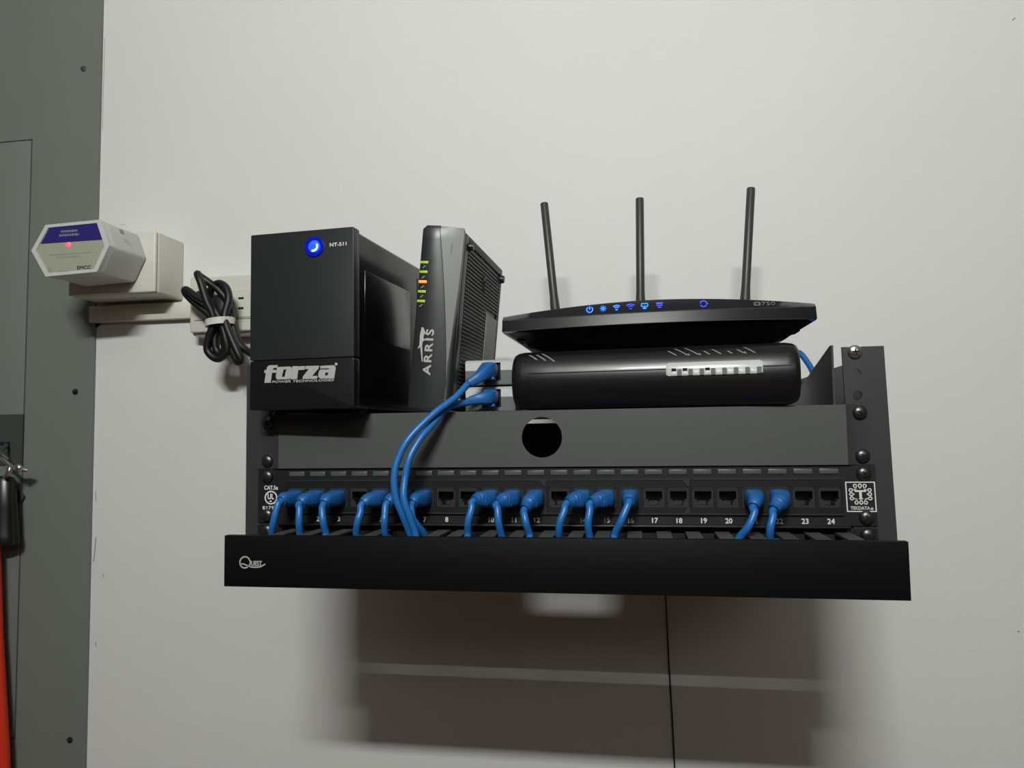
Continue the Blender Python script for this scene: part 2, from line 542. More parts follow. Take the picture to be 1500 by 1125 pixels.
# coiled power cord
pc = Thing('power_cable', 'black power cord coiled and tied with white strap hanging before the outlet strip', 'cord', (-425, 245, 190))
cp = [(-225, 215, 126), (-300, 222, 128), (-352, 232, 136), (-385, 244, 150), (-400, 246, 162), (-411, 250, 186), (-417, 250, 212), (-428, 248, 228), (-441, 246, 238), (-450, 242, 245),
      (-449, 236, 246), (-443, 233, 236), (-436, 234, 214), (-428, 238, 190), (-436, 240, 168), (-438, 242, 153), (-426, 243, 143.5), (-413, 242, 152), (-414, 240, 168),
      (-421, 240, 190), (-434, 240, 208), (-454, 241, 220), (-469, 244, 229.5), (-472, 248, 226), (-464, 252, 216), (-445, 253, 200), (-432, 251, 187),
      (-417, 248, 166), (-404, 243, 147), (-398, 240, 138.5), (-393, 238, 141), (-397, 236, 152), (-409, 236, 178), (-414, 238, 194), (-411, 241, 214), (-416, 244, 229),
      (-428, 247, 236), (-440, 250, 229), (-443, 254, 214), (-438, 258, 206)]
pc.part('cable', G().tube(smooth_path(cp, 9), 4.7, 12), m_cord)
pc.part('plug', G().prism(rrect(-452, -424, 196, 224, 6, 3), 252, 278, 'y'), m_cord, bevel=3)
pc.part('second_loop', G().tube(smooth_path([(-446, 246, 224), (-440, 247, 206), (-431, 247, 188), (-432, 247, 166), (-430, 248, 154), (-424, 248, 150), (-419, 247, 156), (-420, 246, 172), (-425, 246, 190), (-436, 246, 212), (-456, 247, 224)], 8), 4.7, 12), m_cord)
g = G()
rings = []
for k in range(28):
    a = 2 * math.pi * k / 28
    ca, sa = math.cos(a), math.sin(a)
    cx, cy, cz = -423.5, 244, 187.5
    tilt = 0.12 * 16 * ca
    rings.append([(cx + 17.5 * ca, cy + 16 * sa, cz + tilt - 4), (cx + 17.5 * ca, cy + 16 * sa, cz + tilt + 4),
                  (cx + 16.3 * ca, cy + 14.8 * sa, cz + tilt + 4), (cx + 16.3 * ca, cy + 14.8 * sa, cz + tilt - 4)])
rings.append(rings[0])
pc.part('tie', g.loft(rings, cap=False), m_tie, label='white strap holding the coil')

# thin wire on the wall under the rack
single('thin_wire', G().tube(smooth_path([(96, 307.5, -60), (98, 307.5, -142), (99.8, 308, -219), (101.9, 308, -284), (103.6, 308, -380), (104, 308, -520)], 6), 0.9, 8), m_cord,
       'thin black wire hanging straight down the wall below the rack', 'wire', base=(103, 308, -520))

# ---------------------------------------------------------------- wall-mount rack
SH = 0.022      # the right rail leans a little


def leaned(g):
    g.v = [(x - (z - 30) * SH if x > 100 else x, y, z) for x, y, z in g.v]
    return g


HZ = [k * 44.45 + d for k in (-2, -1, 0, 1) for d in (28.575 - 6.35, 22.225 + 0.0, 6.35 + 0.0)]
HZ = []
for k in range(-1, 3):
    c0 = k * 44.45
    HZ += [c0 - 15.875, c0, c0 + 15.875]
t = Thing('wall_rack', 'black steel wall-mount rack bracket carrying all the network gear', 'rack', (0, DW, -66.7))
for s in (-1, 1):
    xs = sorted((s * 223.7, s * 253))
    holes = [rrect(s * 232.5 - 3.6, s * 232.5 + 3.6, z - 3.6, z + 3.6, 3.55, 4) for z in HZ]
    g = shape([[(xs[0], -66.7), (xs[1], -66.7), (xs[1], 109), (xs[0], 109)]] + holes, 2, 0)
    if s > 0:
        leaned(g)
    t.part('rail', g, m_rack)
    g = G().prism([(1.8, -66.7), (DW, -66.7), (DW, 104), (12, 104), (1.8, 109)], s * 251, s * 253, 'x')
    if s > 0:
        leaned(g)
    t.part('side_panel', g, m_rack)
    g = G().box(min(s * 251, s * 225), max(s * 251, s * 225), DW - 2, DW, -66.7, 104)
    if s > 0:
        leaned(g)
    t.part('wall_flange', g, m_rack)


t.part('rear_crossbar', G().box(-250, 250, 296, 298, -50, 60).box(-250, 250, 284, 296, 58.5, 60), m_rack)


def screw(x, y, z, m=None, r=5.2):
    g = G().cyl((x, y, z), (0, -1, 0), r, .8, 18).dome((x, y - .8, z), (0, -1, 0), r, 2.6, 18, 5)
    return leaned(g) if x > 100 else g


def cross(x, y, z):
    a = random.uniform(0, 1.5)
    g = G()
    for k in (0, 1):
        c, s = math.cos(a + k * math.pi / 2), math.sin(a + k * math.pi / 2)
        p = [(x + c * 2.1 - s * .45, z + s * 2.1 + c * .45), (x - c * 2.1 - s * .45, z - s * 2.1 + c * .45),
             (x - c * 2.1 + s * .45, z - s * 2.1 - c * .45), (x + c * 2.1 + s * .45, z + s * 2.1 - c * .45)]
        g.prism(p, y, y + .6)
    return leaned(g) if x > 100 else g


def put_screw(t, x, y, z, m=m_screw, label=None):
    s = t.part('screw', screw(x, y, z), m, label=label)
    t.part('screw_slot', cross(x, y - 3.55, z), m_dark, parent=s)
    return s


put_screw(t, 232.5, 0, 105.2, m_chrome, 'bright screw at the top of the right rail')

# ---------------------------------------------------------------- shelf
t = Thing('rack_shelf', 'charcoal steel rack shelf with a round hole in its front lip', 'shelf', (0, 0, 22.3))
hole = circle(-2.5, 45.3, 15.8, 48)
t.part('front_panel', shape([[(-222, 22.4), (222, 22.4), (222, 66.35), (-222, 66.35)], hole], 1.8, -4), m_shelf)
for s in (-1, 1):
    g = G().prism([(s * 222, -4), (s * 229, -1.9), (s * 241, -1.9), (s * 241, -.1), (s * 228, -.1), (s * 222, -2.2)], 22.4, 66.4, 'z')
    t.part('mounting_ear', g, m_rack)  # ears' shade put into the colour by a darker coat than the lip
    gs = G().prism([(4, 66.7), (166, 66.7), (166, 75), (9, 111), (4, 111)], s * 217, s * 215.5, 'x')
    if s > 0:            # the left one is folded away under the battery backup
        t.part('side_gusset', gs, m_rack)
    for z in (60.3, 28.6):
        put_screw(t, s * 232.5, -2, z)
t.part('tray', G().box(-217, 217, -3, 283, 64.6, 66.4), m_shelf)
t.part('lower_return', G().box(-222, 222, -3.4, 12, 22.4, 24), m_shelf)

# ---------------------------------------------------------------- patch panel
PX = [-206.5 + 18.05 * k for k in range(24)]
t = Thing('patch_bay', 'black 24-port patch panel with white port numbers under the shelf', 'patch panel', (0, 0, -22.2))
holes = [rrect(s * 232.5 - 3.4, s * 232.5 + 3.4, z - 3.4, z + 3.4, 3.3, 3) for s in (-1, 1) for z in (0,)]
blocks_o = [(PX[6 * k] - 9.4, PX[6 * k + 5] + 9.4, -14.2, 12.6) for k in range(4)]
t.part('plate', plate(-241, 241, -22, 22.35, -1.7, -.1, blocks_o), m_patch)
t.part('bottom_flange', G().box(-222, 222, -5, 14, -23.6, -22.2), m_patch, bevel=.4)
# label windows
w0 = t.part('label_window', G().box(PX[0] - 6.6, PX[0] + 6.6, -2.5, -1.65, 15.9, 19.6), m_win, bevel=.25)
for k in range(1, 24):
    t.copy(w0, dx=18.05 * k)
# six-port blocks with jack openings
port0 = lip0 = None
for k in range(4):
    a, b = PX[6 * k] - 9.1, PX[6 * k + 5] + 9.1
    seats = [(PX[6 * k + j] - 7.7, PX[6 * k + j] + 7.7, -8.6, 6.2) for j in range(6)]
    blk = t.part('port_block', plate(a, b, -13.8, 12.4, -3.6, -.4, seats), m_blackp)
    t.part('block_rim', G().box(a, b, -4.1, -3.4, 11.8, 12.7).box(a, b, -4.1, -3.4, -14.2, -13.2), m_jack, parent=blk)
    for j in range(6):
        x = PX[6 * k + j]
        if port0 is None:
            g = G().box(x - 7.7, x - 6.2, -2.4, 10, -8.6, 6.2).box(x + 6.2, x + 7.7, -2.4, 10, -8.6, 6.2).box(x - 6.2, x + 6.2, -2.4, 10, 3.3, 6.2)
            g.box(x - 6.2, x + 6.2, -2.4, 10, -8.6, -7.4).box(x - 6.2, x - 3.3, -2.4, 10, -7.4, -4.6).box(x + 3.3, x + 6.2, -2.4, 10, -7.4, -4.6)
            g.box(x - 6.2, x - 4.6, -2.4, 10, -4.6, -2.8).box(x + 4.6, x + 6.2, -2.4, 10, -4.6, -2.8).box(x - 7.7, x + 7.7, 10, 11, -8.6, 6.2)
            port0 = t.part('port', g, m_jack)
            lip0 = t.part('port_lip', G().prism([(-4.2, 6.1), (-2.3, 6.1), (-2.3, 3.4)], x - 7.0, x + 7.0, 'x'), m_finger, parent=port0)
        else:
            c = t.copy(port0, dx=x - PX[0])
            t.copy(lip0, parent=c)
    if k in (1, 2):
        t.part('latch_nub', G().prism([(b - 6, 12.2), (b - 1, 12.2), (b - .6, 7.2), (b - 3, 7.5)], -4.3, -3.5), m_jack, parent=blk)
        t.part('latch_nub', G().prism([(b - 6, -13.6), (b - 1, -13.6), (b - .6, -9), (b - 3, -9.3)], -4.3, -3.5), m_jack, parent=blk)
for k in range(24):
    t.part('port_number', text(str(k + 1), z0=-20.6, z1=-16.9, y=-1.95, bold=.28, cx=PX[k] + .3), m_print)
# printed marks on the ears
t.part('category_mark', text('CAT.5e', -235.3, -223.4, 5.0, 8.2, -2.0, bold=.3), m_print)
g = G().ribbon(circle(-229.4, -1.6, 5.1, 36), 1.15, -2.0, True)
tx = text('UL', -232.2, -226.8, -2.8, 1.6, -2.0, bold=.3)
g.add(tx.v, tx.f)
g.ribbon([(-230.6, -4.6), (-228.8, -4.6)], 1.2, -2.0)
t.part('round_emblem', g, m_print)
t.part('file_number', text('E1795', -236.6, -224, -11.0, -8.6, -2.0, bold=.3), m_print)
g = G().ribbon([(219.7, -11.5), (239.4, -11.5), (239.4, 9.6), (219.7, 9.6)], 1.15, -2.0, True)
t.part('logo_frame', leaned(g), m_print)
g = text('T', 225.6, 233.2, -2.4, 3.6, -2.0, bold=.25)
g.ribbon([(227.2, 3.9), (227.2, 4.4)], .1, -2.0)
g.ribbon([(226.0, 3.3), (233.0, 3.3)], .9, -2.0)
g.ribbon([(228.0, -2.4), (231.0, -2.4)], .7, -2.0)


def lobe(cx, cz, dx, dz, ln=3.6, r=1.05):
    """a small eyelet with a neck pointing along dx,dz"""
    L = math.hypot(dx, dz)
    ux, uz = dx / L, dz / L
    pts = []
    for k in range(15):
        a = math.radians(40 + 280 * k / 14)
        pts.append((cx + r * (ux * math.cos(a) - uz * math.sin(a)), cz + r * (uz * math.cos(a) + ux * math.sin(a))))
    tip = (cx + ux * ln * .62, cz + uz * ln * .62)
    return [tip] + pts + [tip]


for cx, cz, dx, dz in ((225.9, 7.0, .25, -1), (229.3, 7.2, 0, -1), (232.6, 7.0, -.25, -1), (226.3, -5.2, .25, 1), (229.5, -5.2, 0, 1), (232.7, -5.2, -.25, 1),
                       (222.8, 3.9, 1, .1), (223.0, .9, 1, 0), (223.2, -2.1, 1, -.1), (235.8, 3.9, -1, .1), (235.9, .9, -1, 0), (236.0, -2.1, -1, -.1)):
    g.ribbon(lobe(cx, cz, dx, dz), .75, -2.0)
for pts in ([(224.5, 4.0), (226.2, 4.3), (226.4, 5.6)], [(234.2, 4.0), (232.4, 4.3), (232.2, 5.6)], [(224.8, -2.2), (226.4, -2.6), (226.6, -3.8)], [(234.3, -2.2), (232.6, -2.6), (232.4, -3.8)]):
    g.ribbon(pts, .9, -2.0)
t.part('eyelet_emblem', leaned(g), m_print)
g = text('TEKDATA', 222.0, 235.2, -10.2, -7.9, -2.0, bold=.2)
g.ribbon(circle(236.6, -9.6, .7, 12), .5, -2.0, True)
t.part('maker_name', leaned(g), m_print)
for s in (-1, 1):
    for z in (15.9, -15.9):
        put_screw(t, s * 232.5, -2, z)

# ---------------------------------------------------------------- cable manager
t = Thing('cable_manager', 'black cable duct along the rack bottom with a plain wide front cover', 'cable manager', (2, 0, -66.7))
t.part('base_plate', G().box(-222, 222, -1.8, -.1, -66.6, -28.2).box(-241, -222, -1.8, -.1, -66.6, -23.9).box(222, 241, -1.8, -.1, -66.6, -23.9), m_patch)
t.part('gap_blocker', G().box(-222, 222, 30, 31.2, -40, -23).box(-222, -220, -1, 31, -40, -23).box(220, 222, -1, 31, -40, -23), m_patch)  # added strip that keeps the slit dark while light still passes below
for s in (-1, 1):
    put_screw(t, s * 232.5, -2, -28.6)
cv = G().box(-238, 243, -58, -56.2, -63, -25.1)
cv.box(-238, 243, -56.4, -52, -26.4, -25.1).box(-238, 243, -56.4, -52, -63, -61.7)
t.part('front_cover', cv, m_cover, bevel=.5)
drops = (-214.6, -191.0, -169.6, -144.8, -121.6, -101.1, -96.8, -56.6, -31.2, -9.8, 12.1, 34.6, 52.7, 140.2, 161.4)   # where cords dip between the fingers
fx = [62.2 + 21.3 * k for k in range(-13, 8)]
f0 = None
for x in fx:
    if any(x - 3.4 < c < x + 13.6 for c in drops):
        for dx in (1, -1, 2, -2, 3, -3, 4, -4, 5, -5, 6, -6):
            if not any(x + dx - 3.4 < c < x + dx + 13.6 for c in drops):
                x += dx
                break
        else:
            continue
    if f0 is None:
        g = G().prism([(x - .2, -2), (x + 10.4, -2), (x + 10.4, -40), (x + 13, -44), (x + 13, -50), (x - 2.8, -50), (x - 2.8, -44), (x - .2, -40)], -28.6, -26.8, 'z')
        f0 = t.part('finger', g, m_finger)
        g = G().prism([(x - .2, -2), (x + 10.4, -2), (x + 10.4, -40), (x + 13, -44), (x + 13, -50), (x - 2.8, -50), (x - 2.8, -44), (x - .2, -40)], -61.6, -60.0, 'z')
        f1 = t.part('finger', g, m_finger)
        fx0 = x
    else:
        t.copy(f0, dx=x - fx0)
        t.copy(f1, dx=x - fx0)
# cover logo: a looped capital, small capitals and a tail swoosh
sx = lambda X: -225.6 + (X - 350) * 20.9 / 800
sz = lambda Y: -40.3 - (Y - 330) * 8.9 / 350
q = [(640, 610), (690, 560), (690, 480), (640, 390), (560, 345), (480, 350), (410, 400), (370, 480), (375, 560), (420, 640), (500, 675), (580, 660), (640, 610)]
g = G().ribbon([(sx(a), sz(b)) for a, b in q], 1.05, -58.15)
q = [(390, 590), (420, 555), (480, 555), (560, 585), (650, 625), (760, 645), (880, 650), (1000, 630), (1080, 590), (1150, 550)]
g.ribbon([(sx(a), sz(b)) for a, b in q], .95, -58.15)
tx = text('UEST', sx(725), sx(1045), sz(605), sz(465), -58.15, bold=.35)
g.add(tx.v, tx.f)
t.part('cover_logo', g, m_silverprint)

# ---------------------------------------------------------------- UPS
t = Thing('ups_battery', 'black upright battery backup with a glowing blue button, left on the shelf', 'battery backup', (-186.2, -39, 66.5), (0, 0, -4.2), local=True)
t.o.scale = (.985, 1, .968)
t.part('body', G().box(-44.5, 44.5, 9, 282, 3, 147.5), m_upsside, bevel=3.5, seg=3)
t.part('side_inset', G().box(44.3, 44.7, 22, 120, 62, 118), m_upsside, bevel=.2)
for yy in (138, 146, 154, 162):
    t.part('vent_groove', G().box(44.3, 44.7, yy, yy + 2, 20, 135), m_dark)
fp = G().prism(rrect(-45.5, 45.5, 43.9, 148.5, 1.2, 3), 0, 10)
t.part('front_panel', fp, m_ups, bevel=.5, seg=3)
fp = G().prism(rrect(-45.5, 45.5, 3.2, 43.5, 2, 4), .3, 10)
t.part('lower_panel', fp, m_upsl, bevel=.5, seg=3)
b = t.part('power_button', shape([circle(11.6, 134.6, 8.2, 32)], 1.6, -1.2), m_btn, bevel=.6, label='lit blue power button')
t.part('button_core', G().dome((11.9, -1.2, 134.3), (0, -1, 0), 5.2, 2.0, 20), m_btn2, parent=b)
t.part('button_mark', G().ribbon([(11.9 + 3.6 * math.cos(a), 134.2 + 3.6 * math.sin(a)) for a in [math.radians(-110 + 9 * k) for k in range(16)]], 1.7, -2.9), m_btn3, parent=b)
t.part('model_print', text('NT-511', 25.0, 39.2, 133.6, 136.4, -.15, bold=.3), m_print)
FL = [[[(110, 455), (135, 290), (105, 290), (112, 238), (145, 238), (150, 215), (165, 180), (195, 162), (345, 158), (335, 205), (270, 208), (258, 238), (325, 238), (318, 285), (245, 288), (222, 452)]],
      [[(345, 190), (560, 183), (590, 200), (597, 235), (578, 365), (555, 392), (345, 400), (318, 382), (312, 350), (330, 215)], [(450, 232), (495, 230), (468, 352), (418, 354)]],
      [[(605, 178), (715, 178), (712, 190), (740, 178), (825, 176), (815, 238), (705, 242), (688, 390), (572, 395)]],
      [[(835, 176), (1070, 172), (1060, 215), (950, 338), (1045, 340), (1030, 385), (780, 390), (790, 345), (890, 225), (828, 228)]],
      [[(1090, 175), (1310, 165), (1345, 185), (1352, 215), (1325, 378), (1090, 383), (1058, 362), (1052, 320), (1065, 260), (1095, 235), (1235, 232), (1240, 215), (1085, 218)], [(1175, 285), (1225, 283), (1215, 330), (1165, 333)]]]
fu = lambda X: -1.0 + (X - 730) / 11.54 / 1.728
fz = lambda X, Y: 32.0 - (Y + 0.032 * (X - 730) - 300) / 11.54 / 1.77
g = G()
for sp in FL:
    sh = shape([[(fu(a), fz(a, b)) for a, b in pl] for pl in sp], .3, -.1)
    g.add(sh.v, sh.f)
sh = shape([circle(fu(1358), fz(1358, 147), 1.2, 14)], .3, -.1)
g.add(sh.v, sh.f)
t.part('maker_logo', g, m_silverprint, smooth=False)
t.part('logo_subline', text('POWER TECHNOLOGIES', fu(245), fu(1325), fz(730, 442), fz(730, 404), -.1, bold=.32, shear=.2), m_silverprint)
for x in (-36, 36):
    for y in (30, 262):
        t.part('foot', G().cyl((x, y, 0), (0, 0, 1), 6, 3.2, 14), m_blackp)

# ---------------------------------------------------------------- upright modem
t = Thing('upright_modem', 'slim upright black modem with green and orange lights and a ribbed side', 'modem', (-94.0, -8, 68.2), (0, 5.5, -1.5), local=True)


def splitu(w):
    return [-1.6, 2.6, 7.8, 12.5, 14.2][0] if w > 148 else (14.3 - 16.0 * (max(0, w - 8) / 138) ** 1.5)


def greyr(w):
    return 14.4 + 3.0 * min(1, max(0, (w - 40) / 70))


ws = [1.5, 8, 20, 40, 60, 80, 100, 120, 138, 146]
g = G()
rings = []
for w in ws:
    s_ = splitu(w)
    rings.append([(-16.2, 9, w), (-17, 4, w), (-16.2, .8, w), (-14, 0, w), (s_ - .6, 0, w), (s_, .35, w), (s_, 9, w)])
lift = lambda rr, d, h: [(x * d, y, z + h) for x, y, z in rr]
rings.append([(x if x > -10 else x + 3.0, max(y, 1.5) if y < 9 else y, 149.3) for x, y, z in rings[-1]])
t.part('front_fascia', g.loft(rings), m_modem)
g = G()
rings = []
for w in ws:
    s_, r_ = splitu(w), greyr(w)
    e = max(r_ - s_, .4)
    rings.append([(s_ + .1, .35, w), (s_ + e * .5, .35 + e * .16, w), (r_ - .5, e * .34, w), (r_, e * .34 + 1.2, w), (r_, 9, w), (s_ + .1, 9, w)])
rings.append([(min(x, 16.2), max(y, 2.5) if y < 9 else y, 149.0) for x, y, z in rings[-1]])
t.part('grey_trim', g.loft(rings), m_trim, label='paler grey curved strip down the right of the fascia')
t.part('body', G().box(-15.5, 16.2, 9, 154, 1.5, 147.5), m_modem, bevel=2.5, seg=3)
t.part('front_band', G().prism([(16, 9), (17.6, 9.5), (17.6, 20), (16, 20)], 4, 146, 'z'), m_blackp, bevel=.4)
g = G()
z = 8.0
while z < 138:
    hi = 146
    if z < 96:
        hi = 100
    g.box(16.1, 17.6, 22, hi, z, z + 1.9)
    z += 3.25
t.part('side_ribs', g, m_rib, kind='stuff')
t.part('side_edge', G().box(16.1, 17.7, 21, 154, 139.5, 146).box(16.1, 17.7, 147, 154, 6, 139.5), m_rib, bevel=.5)
t.part('rear_sticker', G().box(16.2, 17.9, 103, 146, 8, 94), m_stick, bevel=.2, label='grey sticker low on the ribbed side')
for y, z, r in ((24, 138, 3.6), (150, 136, 4.4), (24, 10, 3.6)):
    t.part('rubber_foot', G().cyl((17.4, y, z), (1, 0, 0), r, 3.6, 14, r * .8), m_blackp)
kh = t.part('keyhole', G().prism([(78, 112), (86, 110), (87, 124), (80, 126)], 17.4, 18.1, 'x'), m_dark)
t.part('keyhole_pin', G().dome((18, 82, 121), (1, 0, 0), 3.2, 2.2, 12), m_rib, parent=kh)
for k, (zz, m) in enumerate(((118.6, m_green), (110.8, m_green), (102.8, m_orange), (94.8, m_green), (87.0, m_green))):
    t.part('status_light', G().box(-15.8, -9.2, -.35, .5, zz - 1.0, zz + 1.0), m, label='lit orange light' if m is m_orange else None, bevel=.2)
g = G()
for zz in (115, 106.5, 98.6, 91, 83.4):
    g.ribbon([(-13.6, zz - 1), (-11.2, zz + .9)], .9, -.12)
t.part('light_marks', g, m_dimprint)
tx = text('ARRIS', 28, 64.5, 0, 6.2, 0, bold=.32, space=1.25)
g = G().add([(.4 - z, -.12 + y, x) for x, y, z in tx.v], tx.f)
t.part('maker_name', g, m_silverprint)
lg = [(168, 110), (190, 115), (230, 190), (205, 178), (198, 225), (228, 248), (196, 262), (192, 310), (215, 480), (203, 482), (172, 325), (142, 350), (150, 325), (160, 300), (156, 200)]
g = shape([[(-9.2 + (a - 180) * .072, 66.0 - (b - 110) * .0745) for a, b in lg]], .2, -.15)
t.part('maker_emblem', g, m_silverprint)
tx = text('(1050)', 0, 8, 0, 1.6, 0)
t.part('trim_print', G().add([(9.6 - z, 2.0, 128 + x) for x, y, z in tx.v], tx.f).moved(dy=-.6), m_dimprint)

# ---------------------------------------------------------------- two small silver switches, stacked
def switch(z, label):
    t = Thing('network_switch', label, 'network switch', (-26, 24, z), local=True, group='small silver switches')
    t.part('shell', G().box(-43.5, -1.6, 3.2, 70, .6, 20.6), m_silver, bevel=1.2)
    f = t.part('front_panel', plate(-43.5, -1.6, 1, 12.4, .2, 3.2, [(-29.6, -13.6, 4, 12.4)]), m_swgrey)
    t.part('silver_band', plate(-43.5, -1.6, 12.5, 19.6, 0, 3, [(-29.6, -13.6, 12.5, 19)]), m_silver, label='bright silver upper band')
    t.part('top_bevel', G().prism([(0, 19.7), (3.0, 19.7), (9, 21.6), (8, 22.0), (2.0, 20.9)], -43.5, -1.6, 'x'), m_silver)
    t.part('port', G().box(-29.6, -13.6, 2.6, 3.1, 4, 19), m_dark)
    return t


switch(66.5, 'lower silver switch of the two-high stack beside the upright modem')
switch(88.6, 'upper silver switch of the stack, beside the upright modem')

# ---------------------------------------------------------------- horizontal gateway with rounded front
t = Thing('gateway_modem', 'wide black modem with rounded front and silver light bar, lying under the router', 'modem', (81.5, -13, 65.6), (0, 0, -3.6), local=True)
prof = []
R0 = 24.0
for k in range(17):
    a = math.radians(-90 + 180 * k / 16)
    prof.append((16 - 17.5 * math.cos(a), 24.6 + 23.2 * math.sin(a)))
prof = prof + [(150, 47.8), (150, 1.4)]          # (y, z)
rings = []
HW = 107.5
for u, k in ((-HW, .80), (-HW + 1.2, .90), (-HW + 4, .965), (-HW + 9, 1.0), (-HW + 30, 1.0), (HW - 30, 1.0), (HW - 9, 1.0), (HW - 4, .965), (HW - 1.2, .90), (HW, .80)):
    rings.append([(u, 16 + (y - 16) * (k if y < 16 else 1), 24.6 + (z - 24.6) * k) for y, z in prof])
t.part('case', G().loft(rings), m_gate)
g = G().tube(smooth_path([(-104, 1.1, 29.4), (-90, -1.35, 29.4), (-60, -1.55, 29.4), (60, -1.55, 29.4), (96, -1.4, 29.4), (104, 1.1, 29.4)], 6), .35, 6)
t.part('seam', g, m_jack)
# light bar and its cells
bar = []
for u in (12, 14, 79, 81):
    k = 1.0 if 13 < u < 80 else .6
    bar.append([(u, -2.4 + (0 if k == 1 else .6), 24.0 + (0 if k == 1 else 1)), (u, -2.6 + (0 if k == 1 else .6), 29.2), (u, -1.7 + (0 if k == 1 else .5), 32.4), (u, 0.6, 34.6 - (0 if k == 1 else 1)), (u, 2.5, 32), (u, 2.5, 24)])
lb = t.part('light_bar', G().loft(bar), m_clear, label='silver translucent light bar')
for k in range(8):
    x = 15.4 + k * 8.1
    t.part('indicator', G().box(x, x + 4.6, -2.95, -2.3, 24.4, 27.3), m_lens, parent=lb, bevel=.3)
    t.part('cell_gap', G().box(x + 4.7, x + 7.9, -2.9, -2.3, 24.3, 29.0), m_swgrey, parent=lb)
    if k in (0, 1, 3):
        t.part('dark_cell', G().box(x + .6, x + 4.0, -2.9, -2.3, 27.5, 29.6), m_dark, parent=lb)  # black block above some of the indicators


def on_curve(u, a, d=.25):
    """point on the rounded front at angle a (degrees above horizontal)"""
    r = math.radians(a)
    return (u, 16 - (17.5 + d) * math.cos(r), 24.6 + (23.2 + d) * math.sin(r))


def mark(u, a0, a1, du, w, d=.25):
    n = 7
    vs = []
    for i in range(n):
        f = i / (n - 1)
        uu, aa = u + du * f, a0 + (a1 - a0) * f
        vs += [on_curve(uu, aa, d), on_curve(uu + w, aa, d)]
    return vs, [(2 * i, 2 * i + 1, 2 * i + 3, 2 * i + 2) for i in range(n - 1)]


g = G()
for k, ln in enumerate((14, 22, 24, 10, 15, 8, 11, 18)):
    u0 = 19.0 + k * 8.1
    a_lo = 40
    g.add(*mark(u0, a_lo, a_lo + ln, -.42 * ln, 1.5))
    if k in (1, 2, 6):
        g.add(*mark(u0 + 1.6, a_lo - 1, a_lo + 4, -1.0, 1.3))
t.part('light_marks', g, m_dimprint)
g = G()
for k, ln in enumerate((17, 20, 27)):
    u0 = -88 + k * 7.0
    g.add(*mark(u0, 42 - k * 3, 42 - k * 3 + ln, -.40 * ln, 1.8))
t.part('maker_print', g, m_dimprint)
v0 = None
for k in range(11):
    g = G().add(*mark(-66 + k * 11.6, 70, 74, 0, 10.2, .2))
    if v0 is None:
        v0 = t.part('vent', g, m_dark)
    else:
        t.copy(v0, dx=11.6 * k)

# ---------------------------------------------------------------- router
t = Thing('wifi_router', 'black wifi router with three antennas and blue lights, on top of the gateway modem', 'router', (86, 4, 114.6), (0, 0, 0), local=True)
HWR = 120.0
N = 25


def rprof(u):
    """front edge heights and depth at u in -1..1 : (y, z_top, z_crease, z_lip)"""
    bul = -7.5 * (1 - u * u)
    top = 29.0 + 7.4 * (1 - abs(u + .0) ** 1.8) + .5 * u
    lip = 15.4 + 0.6 * u
    crease = 24.6 + 1.6 * u * .6 + (1.2) * (1 - u * u)
    if abs(u) > .86:
        kk = (abs(u) - .86) / .14
        crease = crease + (top - 2.5 - crease) * kk * .6
    lip += 1.2 * (1 - u * u) + 0.0
    return bul, top, crease, lip


g = G()
rings = []
for i in range(N):
    u = -1 + 2 * i / (N - 1)
    y, tp, crs, lp_ = rprof(u)
    x = u * HWR
    rings.append([(x, y + 3.0, lp_), (x, y - 2.2, lp_ + .6), (x, y, crs - .3), (x, y + .9, crs + .3), (x, y + 4.5, tp - .5), (x, y + 6.5, tp), (x, 70, tp + 2 * (1 - u * u)), (x, 156, 27), (x, 160, 24), (x, 160, 17)])
t.part('top_shell', g.loft(rings), m_gloss)
# crease highlights put in as thin paler ridges
cr_ = [(-HWR * .93 + i * HWR * 1.86 / 30) for i in range(31)]
t.part('crease_highlight', G().tube([(x, rprof(x / HWR)[0] + .2, rprof(x / HWR)[2]) for x in cr_], .32, 6), m_jack)
t.part('lip_highlight', G().tube([(x, rprof(x / HWR)[0] - 2.0, rprof(x / HWR)[3] + .5) for x in cr_], .32, 6), m_jack)
# tapering underside
g = G()
rings = []
for k, (hw, y0, y1, z) in enumerate(((HWR - 1.5, 3, 158, 15.8), (HWR - 3, 5, 157, 14.6), (92, 26, 140, 2.2), (87, 29, 136, 0.6))):
    rings.append([(-hw, y0 + (3.5 if k < 2 else 1), z), (-hw * .6, y0 - (3.2 if k < 2 else 0), z + .3), (0, y0 - (5 if k < 2 else 0), z + .5), (hw * .6, y0 - (3.2 if k < 2 else 0), z + .3), (hw, y0 + (3.5 if k < 2 else 1), z), (hw, y1, z), (-hw, y1, z)])
us = t.part('underside', g.loft(rings), m_router)
for s in (-1, 1):
    for k in range(2):
        f = .35 + .32 * k
        x = HWR - 3 - (HWR - 95) * f
        z = 14.6 - 12.4 * f
        y0 = 8.5 + 21 * f * .8
        t.part('side_vent', G().box(min(s * (x - 4.5), s * (x + 2.6)), max(s * (x - 4.5), s * (x + 2.6)), y0, y0 + 22, z - .5, z + .7), m_dark, parent=us)
for s in (-70, 70):
    for y in (44, 125):
        t.part('foot', G().cyl((s, y, -.2), (0, 0, 1), 6, 1.2, 14), m_blackp, parent=us)

